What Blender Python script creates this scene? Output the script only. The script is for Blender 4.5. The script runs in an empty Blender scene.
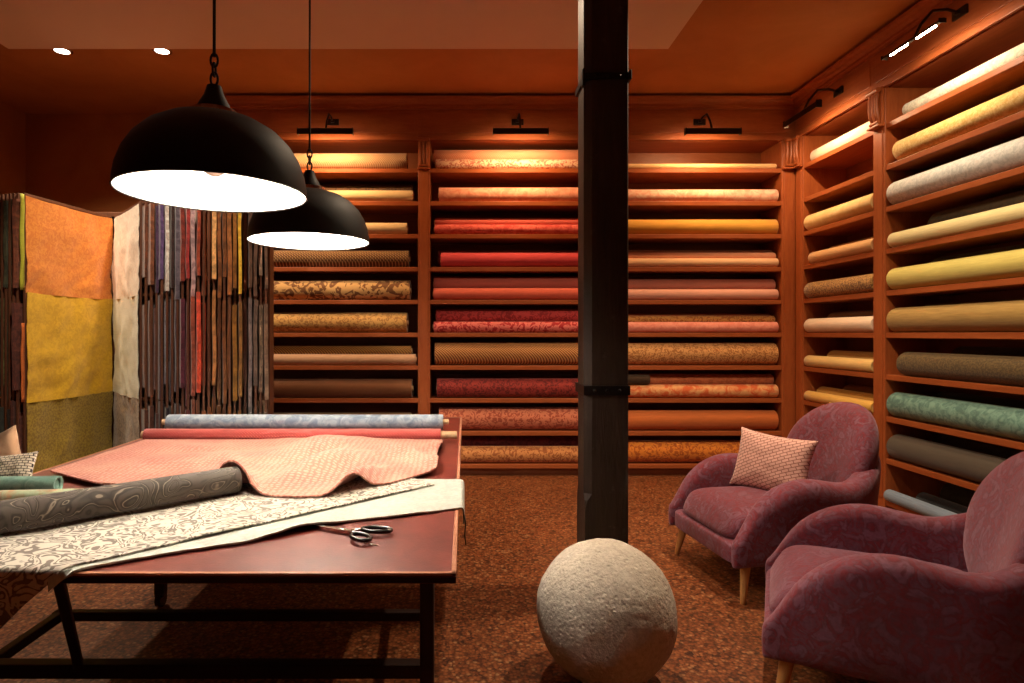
import bpy, bmesh, math, random
from mathutils import Vector, Matrix, noise
PI = math.pi
R = math.radians
random.seed(11)
scene = bpy.context.scene
COL = scene.collection
F = 600.0; PX = 465.0; PY = 333.5; H = 1.30      # focal length in pixels, principal point, eye height

def X_at(px, Y): return (px - PX) * Y / F
def Z_at(py, Y): return H - (py - PY) * Y / F

# ------------------------------------------------------------------ materials
class NT:
    def __init__(s, name):
        m = bpy.data.materials.new(name); m.use_nodes = True
        s.m = m; s.t = m.node_tree; s.n = s.t.nodes; s.l = s.t.links
        s.b = s.n['Principled BSDF']
    def new(s, typ, **kw):
        nd = s.n.new(typ)
        for k, v in kw.items():
            if k in nd.inputs.keys(): nd.inputs[k].default_value = v
            else: setattr(nd, k, v)
        return nd
    def link(s, a, b): s.l.new(a, b)
    def coord(s, scale=(1, 1, 1), rot=(0, 0, 0), src='Object', jitter=False):
        tc = s.new('ShaderNodeTexCoord'); mp = s.new('ShaderNodeMapping')
        mp.inputs['Scale'].default_value = scale; mp.inputs['Rotation'].default_value = rot
        s.link(tc.outputs[src], mp.inputs['Vector'])
        return mp.outputs['Vector']
    def ramp(s, fac, stops, interp='LINEAR'):
        r = s.new('ShaderNodeValToRGB'); cr = r.color_ramp; cr.interpolation = interp
        while len(cr.elements) < len(stops): cr.elements.new(0.5)
        for e, (p, c) in zip(cr.elements, stops):
            e.position = p; e.color = (c[0], c[1], c[2], 1)
        s.link(fac, r.inputs['Fac']); return r.outputs['Color']
    def noise(s, vec, scale, detail=2, rough=0.5, dist=0.0):
        n = s.new('ShaderNodeTexNoise'); n.inputs['Scale'].default_value = scale
        n.inputs['Detail'].default_value = detail; n.inputs['Roughness'].default_value = rough
        n.inputs['Distortion'].default_value = dist
        s.link(vec, n.inputs['Vector']); return n.outputs['Fac']
    def wave(s, vec, scale, dist=0.0, dscale=1.0, direction='X', detail=1.0, prof='SIN'):
        w = s.new('ShaderNodeTexWave'); w.wave_type = 'BANDS'; w.bands_direction = direction; w.wave_profile = prof
        w.inputs['Scale'].default_value = scale; w.inputs['Distortion'].default_value = dist
        w.inputs['Detail'].default_value = detail; w.inputs['Detail Scale'].default_value = dscale
        s.link(vec, w.inputs['Vector']); return w.outputs['Fac']
    def math(s, op, a, b=0.5):
        n = s.new('ShaderNodeMath', operation=op)
        for i, v in enumerate((a, b)):
            if isinstance(v, (int, float)): n.inputs[i].default_value = v
            else: s.link(v, n.inputs[i])
        return n.outputs[0]
    def mix(s, fac, a, b, mode='MIX'):
        n = s.new('ShaderNodeMix', data_type='RGBA', blend_type=mode)
        for inp, v in ((n.inputs[0], fac), (n.inputs[6], a), (n.inputs[7], b)):
            if isinstance(v, (int, float)): inp.default_value = v
            elif isinstance(v, tuple): inp.default_value = (v[0], v[1], v[2], 1)
            else: s.link(v, inp)
        return n.outputs[2]
    def bump(s, h, strength=0.2, dist=0.01):
        b = s.new('ShaderNodeBump'); b.inputs['Strength'].default_value = strength; b.inputs['Distance'].default_value = dist
        s.link(h, b.inputs['Height']); s.link(b.outputs['Normal'], s.b.inputs['Normal'])
    def base(s, c):
        if isinstance(c, tuple): s.b.inputs['Base Color'].default_value = (c[0], c[1], c[2], 1)
        else: s.link(c, s.b.inputs['Base Color'])
    def set(s, rough=0.6, metal=0.0, spec=0.5, sheen=0.0):
        s.b.inputs['Roughness'].default_value = rough; s.b.inputs['Metallic'].default_value = metal
        s.b.inputs['Specular IOR Level'].default_value = spec
        if sheen:
            s.b.inputs['Sheen Weight'].default_value = sheen; s.b.inputs['Sheen Roughness'].default_value = 0.5

def wood(name, ca, cb, axis='Z', rough=0.42, spec=0.4, fine=60):
    t = NT(name)
    sc = {'X': (1.2, 9, 9), 'Y': (9, 1.2, 9), 'Z': (9, 9, 1.2)}[axis]
    v = t.coord(sc)
    n = t.noise(v, 3.0, 4, 0.6, 0.6)
    n2 = t.noise(v, fine / 3, 2, 0.5)
    f = t.math('ADD', t.math('MULTIPLY', n, 0.7), t.math('MULTIPLY', n2, 0.3))
    t.base(t.ramp(f, [(0.3, cb), (0.7, ca)]))
    t.set(rough, 0, spec); t.bump(n2, 0.08, 0.004)
    return t.m

def plain(name, c, rough=0.5, metal=0.0, spec=0.5, var=0.0, vs=6):
    t = NT(name)
    if var:
        n = t.noise(t.coord(), vs, 4, 0.6)
        t.base(t.ramp(n, [(0.3, tuple(x * (1 - var) for x in c)), (0.7, tuple(min(1, x * (1 + var)) for x in c))]))
    else: t.base(c)
    t.set(rough, metal, spec); return t.m

FAB = {}
def fabric(name, ca, cb=None, pat='plain', scale=1.0, sheen=0.25, rough=0.75):
    if name in FAB: return FAB[name]
    t = NT(name)
    if cb is None: cb = tuple(x * 0.82 for x in ca)
    v = t.coord()
    fineb = t.noise(v, 420, 1, 0.5)
    if pat == 'plain':
        n = t.noise(t.coord((3, 40, 40)), 3.0 * scale, 3, 0.6)
        col = t.ramp(n, [(0.3, cb), (0.7, ca)])
        h = fineb
    elif pat == 'damask':
        n = t.noise(v, 16 * scale, 1.2, 0.45, 2.2)
        col = t.ramp(n, [(0.455, cb), (0.50, ca)])
        h = n
    elif pat == 'scroll':
        n = t.noise(v, 7 * scale, 1.0, 0.4, 1.6)
        s_ = t.math('ABSOLUTE', t.math('SINE', t.math('MULTIPLY', n, 34.0)))
        col = t.ramp(s_, [(0.35, cb), (0.55, ca)])
        h = s_
    elif pat == 'mottle':
        n = t.noise(v, 24 * scale, 3, 0.6, 1.0)
        col = t.ramp(n, [(0.40, cb), (0.60, ca)])
        h = n
    elif pat == 'weave':
        w1 = t.wave(v, 26 * scale, 0, 1, 'X'); w2 = t.wave(v, 26 * scale, 0, 1, 'DIAGONAL')
        f = t.math('MULTIPLY', w1, w2)
        col = t.ramp(f, [(0.15, cb), (0.45, ca)])
        h = f
    elif pat == 'stripe':
        w1 = t.wave(v, 30 * scale, 0.6, 1, 'X')
        col = t.ramp(w1, [(0.3, cb), (0.6, ca)])
        h = w1
    elif pat == 'diag':
        w1 = t.wave(v, 20 * scale, 0.8, 1, 'DIAGONAL')
        col = t.ramp(w1, [(0.35, cb), (0.6, ca)])
        h = w1
    elif pat == 'speck':
        n = t.noise(v, 90 * scale, 2, 0.6)
        col = t.ramp(n, [(0.42, cb), (0.58, ca)])
        h = n
    var = t.noise(t.coord((1, 6, 6)), 2.0, 2)
    col = t.mix(1.0, col, t.ramp(var, [(0.3, (0.88, 0.88, 0.88)), (0.7, (1, 1, 1))]), 'MULTIPLY')
    t.base(col); t.set(rough, 0, 0.25, sheen)
    t.bump(t.math('ADD', t.math('MULTIPLY', h, 0.6), t.math('MULTIPLY', fineb, 0.4)), 0.25, 0.004)
    FAB[name] = t.m; return t.m

M = {}
M['wood_v'] = wood('cherry_wood_upright', (0.42, 0.115, 0.031), (0.28, 0.064, 0.017), 'Z')
M['wood_h'] = wood('cherry_wood_board', (0.42, 0.115, 0.031), (0.28, 0.064, 0.017), 'X')
M['wood_shade'] = wood('shaded_shelf_back', (0.30, 0.090, 0.030), (0.20, 0.055, 0.018), 'X')  # same cherry wood, darkened to paint the shadow inside the shelving
M['table_top'] = None
M['dark_iron'] = plain('dark_iron', (0.012, 0.010, 0.009), 0.45, 0.6, 0.4, 0.3, 20)
M['black_metal'] = plain('black_lacquer', (0.009, 0.006, 0.0045), 0.6, 0.0, 0.25)
M['bronze'] = plain('dark_bronze', (0.03, 0.018, 0.010), 0.38, 0.7)
M['steel'] = plain('polished_steel', (0.75, 0.73, 0.70), 0.22, 1.0)
M['black_plastic'] = plain('black_handle', (0.012, 0.012, 0.012), 0.25, 0.0, 0.6)
M['card'] = plain('cardboard_core', (0.62, 0.42, 0.24), 0.8, 0, 0.2, 0.15, 30)
M['leg_wood'] = wood('oak_leg', (0.60, 0.30, 0.10), (0.46, 0.21, 0.06), 'Z', 0.35)
M['table_leg'] = wood('dark_table_frame', (0.035, 0.014, 0.010), (0.02, 0.008, 0.006), 'X', 0.5)
M['rack_wood'] = wood('dark_rack_wood', (0.17, 0.065, 0.032), (0.09, 0.034, 0.016), 'Z', 0.55)
M['shade_white'] = plain('white_enamel', (0.88, 0.84, 0.76), 0.5)
M['chrome'] = plain('chrome_ring', (0.8, 0.76, 0.7), 0.2, 1.0)

def emit(name, c, strength):
    t = NT(name); t.base((0.8, 0.8, 0.8))
    t.b.inputs['Emission Color'].default_value = (c[0], c[1], c[2], 1); t.b.inputs['Emission Strength'].default_value = strength
    return t.m

def make_pillar_mat():
    t = NT('old_dark_beam')
    v = t.coord((14, 14, 1.4))
    n = t.noise(v, 3, 5, 0.65, 0.6)
    n2 = t.noise(t.coord(), 9, 4, 0.7)
    c = t.ramp(n, [(0.3, (0.016, 0.008, 0.004)), (0.75, (0.040, 0.020, 0.011))])
    t.base(t.mix(t.ramp(n2, [(0.62, (0, 0, 0)), (0.75, (1, 1, 1))]), c, (0.065, 0.042, 0.028)))
    t.set(0.6, 0, 0.3); t.bump(n, 0.4, 0.01); return t.m
M['pillar'] = make_pillar_mat()

def make_stone():
    t = NT('pitted_stone')
    v = t.coord()
    n = t.noise(v, 6, 5, 0.65); n2 = t.noise(v, 55, 4, 0.7)
    vo = t.new('ShaderNodeTexVoronoi'); vo.inputs['Scale'].default_value = 48; t.link(v, vo.inputs['Vector'])
    pit = t.ramp(vo.outputs['Distance'], [(0.10, (0, 0, 0)), (0.38, (1, 1, 1))])
    c = t.ramp(n, [(0.3, (0.48, 0.43, 0.355)), (0.7, (0.66, 0.61, 0.525))])
    c = t.mix(0.35, c, t.ramp(n2, [(0.35, (0.25, 0.20, 0.15)), (0.6, (0.64, 0.58, 0.48))]))
    t.base(c); t.set(0.9, 0, 0.15)
    hh = t.math('ADD', t.math('MULTIPLY', pit, 0.30), t.math('MULTIPLY', n2, 0.9))
    t.bump(hh, 0.75, 0.009); return t.m
M['stone'] = make_stone()

def make_floor():
    t = NT('red_terrazzo')
    v = t.coord()
    vo = t.new('ShaderNodeTexVoronoi'); vo.inputs['Scale'].default_value = 72; vo.inputs['Randomness'].default_value = 1
    t.link(v, vo.inputs['Vector'])
    sep = t.new('ShaderNodeSeparateColor'); t.link(vo.outputs['Color'], sep.inputs['Color'])
    chips = t.ramp(sep.outputs['Red'], [(0.0, (0.07, 0.019, 0.008)), (0.20, (0.20, 0.055, 0.017)), (0.6, (0.31, 0.092, 0.028)), (0.88, (0.38, 0.135, 0.047)), (1.0, (0.48, 0.24, 0.11))])
    edge = t.ramp(vo.outputs['Distance'], [(0.30, (1, 1, 1)), (0.75, (0.45, 0.42, 0.40))])
    big = t.ramp(t.noise(v, 2.2, 4, 0.6), [(0.3, (0.72, 0.70, 0.68)), (0.7, (1.0, 1.0, 1.0))])
    c = t.mix(1.0, chips, edge, 'MULTIPLY'); c = t.mix(1.0, c, big, 'MULTIPLY')
    t.base(c); t.set(0.5, 0, 0.3); t.bump(vo.outputs['Distance'], 0.15, 0.004)
    return t.m

def make_stucco(name, ca, cb, sc=1.6):
    t = NT(name); v = t.coord()
    n = t.noise(v, sc, 6, 0.65, 0.4); n2 = t.noise(v, 30, 3, 0.6)
    t.base(t.ramp(n, [(0.3, cb), (0.7, ca)])); t.set(0.62, 0, 0.3); t.bump(n2, 0.12, 0.01)
    return t.m
M['floor'] = make_floor()
M['stucco'] = make_stucco('burnt_orange_stucco', (0.46, 0.175, 0.050), (0.36, 0.125, 0.034))
M['slab'] = make_stucco('pale_ceiling_paint', (0.70, 0.50, 0.37), (0.65, 0.46, 0.34), 0.6)

def make_tabletop():
    t = NT('red_brown_table_leather')
    v = t.coord()
    n = t.noise(v, 9, 5, 0.65, 0.3); n2 = t.noise(v, 160, 2, 0.6)
    t.base(t.ramp(n, [(0.3, (0.11, 0.016, 0.011)), (0.7, (0.19, 0.032, 0.021))]))
    t.set(0.42, 0, 0.45); t.bump(t.math('ADD', n2, n), 0.12, 0.004); return t.m
M['table_top'] = make_tabletop()
M['table_edge'] = wood('table_edge_highlight', (0.62, 0.30, 0.20), (0.46, 0.20, 0.12), 'X', 0.25)  # paler than the top, paints the bright highlight along its edge

def make_chair_fab():
    t = NT('mauve_damask_upholstery')
    v = t.coord()
    n = t.noise(v, 11, 2.5, 0.55, 2.2)
    n2 = t.noise(v, 22, 3, 0.6, 1.2)
    n3 = t.noise(v, 90, 2, 0.6)
    c = t.ramp(n, [(0.40, (0.180, 0.060, 0.092)), (0.47, (0.225, 0.020, 0.030)), (0.53, (0.135, 0.034, 0.050)), (0.60, (0.23, 0.100, 0.145))])
    c2 = t.ramp(n2, [(0.44, (0.195, 0.024, 0.034)), (0.56, (0.19, 0.075, 0.105))])
    c = t.mix(0.30, c, c2)
    c = t.mix(1.0, c, t.ramp(n3, [(0.3, (0.75, 0.75, 0.75)), (0.7, (1, 1, 1))]), 'MULTIPLY')
    t.base(c); t.set(0.8, 0, 0.2, 0.32); t.bump(n3, 0.2, 0.004); t.b.inputs['Sheen Tint'].default_value = (1.0, .72, .85, 1); return t.m
M['chair'] = make_chair_fab()

# ------------------------------------------------------------------ mesh helpers
def finish(name, bm, mats, parent=None, smooth=False, angle=None):
    bmesh.ops.recalc_face_normals(bm, faces=bm.faces[:])
    me = bpy.data.meshes.new(name); bm.to_mesh(me); bm.free()
    if not isinstance(mats, (list, tuple)): mats = [mats]
    for m in mats: me.materials.append(m)
    if smooth:
        me.polygons.foreach_set('use_smooth', [True] * len(me.polygons))
        if angle is not None: me.set_sharp_from_angle(angle=R(angle))
    o = bpy.data.objects.new(name, me); COL.objects.link(o)
    if parent is not None: o.parent = parent
    return o

def tag(o, label, cat, group=None, kind=None):
    if label: o['label'] = label
    if cat: o['category'] = cat
    if group: o['group'] = group
    if kind: o['kind'] = kind
    return o

def empty(name, loc=(0, 0, 0), rz=0.0, rot=None):
    o = bpy.data.objects.new(name, None); COL.objects.link(o)
    o.empty_display_size = 0.1
    o.location = loc; o.rotation_euler = rot if rot else (0, 0, rz)
    return o

def box(bm, x0, x1, y0, y1, z0, z1, bev=0.0, mi=0):
    r = bmesh.ops.create_cube(bm, size=1.0)
    vs = r['verts']
    for v in vs:
        v.co = Vector(((x0 + x1) / 2 + v.co.x * (x1 - x0), (y0 + y1) / 2 + v.co.y * (y1 - y0), (z0 + z1) / 2 + v.co.z * (z1 - z0)))
    fs = set(f for v in vs for f in v.link_faces)
    for f in fs: f.material_index = mi
    if bev > 0:
        es = list(set(e for v in vs for e in v.link_edges))
        bmesh.ops.bevel(bm, geom=es, offset=bev, segments=2, affect='EDGES', profile=0.5)

def bar(bm, a, b, w, h, bev=0.0):
    """square bar from a to b"""
    a = Vector(a); b = Vector(b); d = b - a; L = d.length; d.normalize()
    up = Vector((0, 0, 1)) if abs(d.z) < 0.9 else Vector((0, 1, 0))
    s = d.cross(up).normalized(); u = s.cross(d).normalized()
    n0 = len(bm.verts)
    tmp = bmesh.new(); box(tmp, 0, L, -w / 2, w / 2, -h / 2, h / 2, bev)
    m = Matrix((d, s, u)).transposed().to_4x4(); m.translation = a
    tmp.transform(m); me = bpy.data.meshes.new('tmp'); tmp.to_mesh(me); tmp.free(); bm.from_mesh(me); bpy.data.meshes.remove(me)

def rings(bm, rs, close_u=True, cap0=True, cap1=True, mi=0):
    """loft a list of point rings"""
    vv = [[bm.verts.new(p) for p in r] for r in rs]
    n = len(rs[0]); fs = []
    for a, b in zip(vv, vv[1:]):
        for i in range(n if close_u else n - 1):
            j = (i + 1) % n
            fs.append(bm.faces.new((a[i], a[j], b[j], b[i])))
    if cap0 and n > 2: fs.append(bm.faces.new(list(reversed(vv[0]))))
    if cap1 and n > 2: fs.append(bm.faces.new(vv[-1]))
    for f in fs: f.material_index = mi
    return vv

def tube(bm, pts, r, n=10, cap=True):
    pts = [Vector(p) for p in pts]
    rs = []
    prev = None
    for i, p in enumerate(pts):
        d = (pts[min(i + 1, len(pts) - 1)] - pts[max(i - 1, 0)]).normalized()
        if prev is None:
            up = Vector((0, 0, 1)) if abs(d.z) < 0.9 else Vector((1, 0, 0))
            s = d.cross(up).normalized()
        else:
            s = (prev - d * prev.dot(d)).normalized()
        prev = s; u = d.cross(s)
        rr = r[i] if isinstance(r, (list, tuple)) else r
        rs.append([p + (s * math.cos(2 * PI * k / n) + u * math.sin(2 * PI * k / n)) * rr for k in range(n)])
    rings(bm, rs, True, cap, cap)

def lathe(bm, prof, n=32, cap0=True, cap1=True, mi=0, c=(0, 0, 0)):
    rs = [[(c[0] + r * math.cos(2 * PI * k / n), c[1] + r * math.sin(2 * PI * k / n), c[2] + z) for k in range(n)] for r, z in prof]
    rings(bm, rs, True, cap0, cap1, mi)

def sheet(bm, f, nu, nv, thick=0.004, nrm=None):
    """solid cloth: f(u,v)->point; thickness along computed normals"""
    P = [[Vector(f(i / nu, j / nv)) for j in range(nv + 1)] for i in range(nu + 1)]
    def N(i, j):
        a = P[min(i + 1, nu)][j] - P[max(i - 1, 0)][j]; b = P[i][min(j + 1, nv)] - P[i][max(j - 1, 0)]
        c = a.cross(b)
        return c.normalized() if c.length > 1e-9 else Vector((0, 0, 1))
    A = [[bm.verts.new(P[i][j] + N(i, j) * thick / 2) for j in range(nv + 1)] for i in range(nu + 1)]
    B = [[bm.verts.new(P[i][j] - N(i, j) * thick / 2) for j in range(nv + 1)] for i in range(nu + 1)]
    for i in range(nu):
        for j in range(nv):
            bm.faces.new((A[i][j], A[i + 1][j], A[i + 1][j + 1], A[i][j + 1]))
            bm.faces.new((B[i][j], B[i][j + 1], B[i + 1][j + 1], B[i + 1][j]))
    for i in range(nu):
        bm.faces.new((A[i][0], B[i][0], B[i + 1][0], A[i + 1][0]))
        bm.faces.new((A[i][nv], A[i + 1][nv], B[i + 1][nv], B[i][nv]))
    for j in range(nv):
        bm.faces.new((A[0][j], A[0][j + 1], B[0][j + 1], B[0][j]))
        bm.faces.new((A[nu][j], B[nu][j], B[nu][j + 1], A[nu][j + 1]))

def nz(x, y=0.0, z=0.0): return noise.noise(Vector((x, y, z)))
def sstep(a, b, x):
    t = max(0.0, min(1.0, (x - a) / (b - a))); return t * t * (3 - 2 * t)
def gauss(x, y, cx, cy, sx, sy, ang=0.0):
    dx, dy = x - cx, y - cy; c, s = math.cos(ang), math.sin(ang)
    u, v = dx * c + dy * s, -dx * s + dy * c
    return math.exp(-(u / sx) ** 2 - (v / sy) ** 2)

# ------------------------------------------------------------------ room shell
YB = 5.87; XL = -4.3; XR = 3.47; YF = -2.2; ZC = 3.45
def struct(name, bm, m, smooth=False):
    o = finish(name, bm, m, None, smooth); o['kind'] = 'structure'; return o
bm = bmesh.new(); box(bm, XL - .1, XR + .1, YF - .1, YB + .1, -.12, 0); struct('floor', bm, M['floor'])
bm = bmesh.new(); box(bm, XL - .1, XR + .1, YF - .1, YB + .1, ZC, ZC + .12); struct('ceiling', bm, M['stucco'])
bm = bmesh.new(); box(bm, XL - .1, XR + .1, YB, YB + .1, 0, ZC); struct('wall_back', bm, M['stucco'])
bm = bmesh.new(); box(bm, XL - .1, XL, YF, YB, 0, ZC); struct('wall_left', bm, M['stucco'])
bm = bmesh.new(); box(bm, XR, XR + .1, YF, YB, 0, ZC); struct('wall_right', bm, M['stucco'])
bm = bmesh.new(); box(bm, XL - .1, XR + .1, YF - .1, YF, 0, ZC); struct('wall_front', bm, M['stucco'])
bm = bmesh.new(); box(bm, -3.21, 1.43, YF, 4.22, 3.30, ZC, 0.004); struct('ceiling_panel', bm, M['slab'])

# cornice : a moulded profile run along the back and the right shelving
prof = [(0.0, 3.335), (0.018, 3.335), (0.022, 3.352), (0.03, 3.356), (0.032, 3.372), (0.055, 3.384), (0.062, 3.398), (0.085, 3.408), (0.092, 3.425), (0.0, 3.425)]
bm = bmesh.new()
ra = [(-2.16 - o * 0.0, 5.45 - o, z) for o, z in prof]; rb = [(3.0 - o, 5.45 - o, z) for o, z in prof]
rings(bm, [ra, rb]); struct('trim_1', bm, M['wood_h'])
bm = bmesh.new()
ra = [(3.0 - o, 5.45 - o, z) for o, z in prof]; rb = [(3.0 - o, 2.56, z) for o, z in prof]
rings(bm, [ra, rb]); struct('trim_2', bm, M['wood_h'])

# ------------------------------------------------------------------ shelving units
SH = [0.091 + 0.299 * (10 - s) for s in range(1, 11)]     # board centres, top shelf first
LIP = 0.019
def corbel(bm, x0, x1):
    xc = (x0 + x1) / 2; w = (x1 - x0) * 0.94
    box(bm, xc - w / 2, xc + w / 2, -0.022, 0.0, 2.80, 3.07, 0.004)
    box(bm, xc - w / 2 - .006, xc + w / 2 + .006, -0.05, 0.0, 2.785, 2.80, 0.004)
    for k in range(3):                                    # carved reeds with leaf tips
        x = xc + (k - 1) * w * 0.29
        pts = [(x, -0.024 - 0.014 * math.sin(PI * i / 8) - 0.012 * (i / 8), 2.82 + 0.225 * i / 8) for i in range(9)]
        tube(bm, pts, [0.008, .012, .0145, .0145, .013, .012, .013, .0145, .010], 8)
    tube(bm, [(xc - w / 2, -0.045, 3.045), (xc + w / 2, -0.045, 3.045)], 0.018, 12)
    tube(bm, [(xc - w / 2.6, -0.034, 2.82), (xc + w / 2.6, -0.034, 2.82)], 0.012, 10)

def shelving(loc, rz, w_up, w_open, label, right_up=0.0, depth=0.40):
    t = empty('shelving_unit', loc, rz)
    tag(t, label, 'shelving', 'built-in cherry wood fabric shelving')
    def up(x0, x1):
        bm = bmesh.new(); box(bm, x0, x1, 0, depth, 0.0, 3.07, 0.004)
        xm = (x0 + x1) / 2
        box(bm, xm - (x1 - x0) * .32, xm + (x1 - x0) * .32, -0.006, 0.01, 0.12, 2.76, 0.003)
        u = finish('upright', bm, M['wood_v'], t)
        bm = bmesh.new(); corbel(bm, x0, x1); finish('carved_corbel', bm, M['wood_v'], u, True, 40)
    up(0, w_up)
    x0, x1 = w_up, w_up + w_open
    if right_up: up(x1, x1 + right_up)
    for z in SH:
        bm = bmesh.new(); box(bm, x0, x1, 0.006, depth - .012, z - LIP, z + LIP, 0.003); finish('shelf', bm, M['wood_h'], t)
    xe = x1 + right_up
    bm = bmesh.new(); box(bm, x0, x1, depth - .012, depth, 0.0, 3.07); finish('back_panel', bm, M['wood_shade'], t)
    bm = bmesh.new(); box(bm, 0, xe, 0.0, 0.03, 3.07, 3.43); box(bm, 0, xe, -0.014, 0.01, 3.055, 3.10, 0.005)
    box(bm, 0.03, xe - .03, -0.006, 0.01, 3.125, 3.31, 0.003)
    finish('frieze', bm, M['wood_h'], t)
    bm = bmesh.new(); box(bm, x0, x1, 0.03, depth, 3.055, 3.075); finish('top_panel', bm, M['wood_h'], t)
    bm = bmesh.new(); box(bm, x0, x1, 0.07, 0.09, 0.0, SH[9] - LIP); finish('kick_board', bm, M['wood_shade'], t)
    return t
shelving((-2.14, 5.45, 0), 0, 0.11, 1.603, 'left bay of the back wall shelving holding beige and gold fabric rolls')
shelving((-0.427, 5.45, 0), 0, 0.109, 1.543, 'middle bay of the back wall shelving holding pink and red fabric rolls')
shelving((1.225, 5.45, 0), 0, 0.11, 1.543, 'right bay of the back wall shelving holding peach and orange fabric rolls', 0.122)
shelving((3.0, 5.45, 0), -PI / 2, 0.125, 0.915, 'narrow bay of the right wall shelving next to the room corner')
shelving((3.0, 4.41, 0), -PI / 2, 0.124, 1.606, 'wide bay of the right wall shelving behind the armchairs', 0.12)

# ------------------------------------------------------------------ fabric rolls
def roll_mesh(bm, r, L, seed, ecc=0.02, core=0.022):
    n = 30; m = max(6, int(L / 0.12))
    rs = []
    for i in range(m + 1):
        x = -L / 2 + L * i / m
        ring = []
        for k in range(n):
            a = 2 * PI * k / n
            rr = r * (1 + ecc * nz(seed * 3.1 + math.cos(a) * 1.2, math.sin(a) * 1.2, x * 1.5))
            if k == 4: rr += 0.0035                     # the lap of the loose end
            ring.append((x, rr * math.cos(a), rr * math.sin(a)))
        rs.append(ring)
    def endring(x, f): return [(x, max(core, r * f) * math.cos(2 * PI * k / n), max(core, r * f) * math.sin(2 * PI * k / n)) for k in range(n)]
    s0 = [endring(-L / 2 + 0.006, 0.0), endring(-L / 2 + 0.002, 0.55), endring(-L / 2 - 0.002, 0.8), endring(-L / 2 - 0.003, 0.95)]
    s1 = [endring(L / 2 + 0.003, 0.95), endring(L / 2 + 0.002, 0.8), endring(L / 2 - 0.002, 0.55), endring(L / 2 - 0.006, 0.0)]
    rings(bm, s0 + rs + s1)

def fabric_roll(loc, rz, r, L, mat, label, group, core=True, core_ext=0.02, seed=None, ry=0.0, corecol=None, core_r=None, ext0=None):
    seed = seed if seed is not None else random.random() * 90
    t = empty('fabric_roll', loc, rz, (0, ry, rz))
    tag(t, label, 'fabric roll', group)
    cr = core_r or min(0.024, r * 0.62)
    bm = bmesh.new(); roll_mesh(bm, r, L, seed, 0.02, cr)
    finish('fabric', bm, mat, t, True, 50)
    if core:
        bm = bmesh.new(); n = 20; a = L / 2 + core_ext
        def rg(x, q): return [(x, q * math.cos(2 * PI * k / n), q * math.sin(2 * PI * k / n)) for k in range(n)]
        b = L / 2 + (ext0 if ext0 is not None else core_ext)
        rings(bm, [rg(-b + .03, cr * .75), rg(-b, cr * .78), rg(-b, cr * .985), rg(a, cr * .985), rg(a, cr * .78), rg(a - .03, cr * .75)])
        finish('core_tube', bm, corecol or M['card'], t, True, 40)
    return t

ORD = ['topmost', 'second', 'third', 'fourth', 'fifth', 'sixth', 'seventh', 'eighth', 'ninth', 'lowest']
def fb(key): return key
def C(r, g, b): return ((r / 255.0) ** 2.2, (g / 255.0) ** 2.2, (b / 255.0) ** 2.2)

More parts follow.
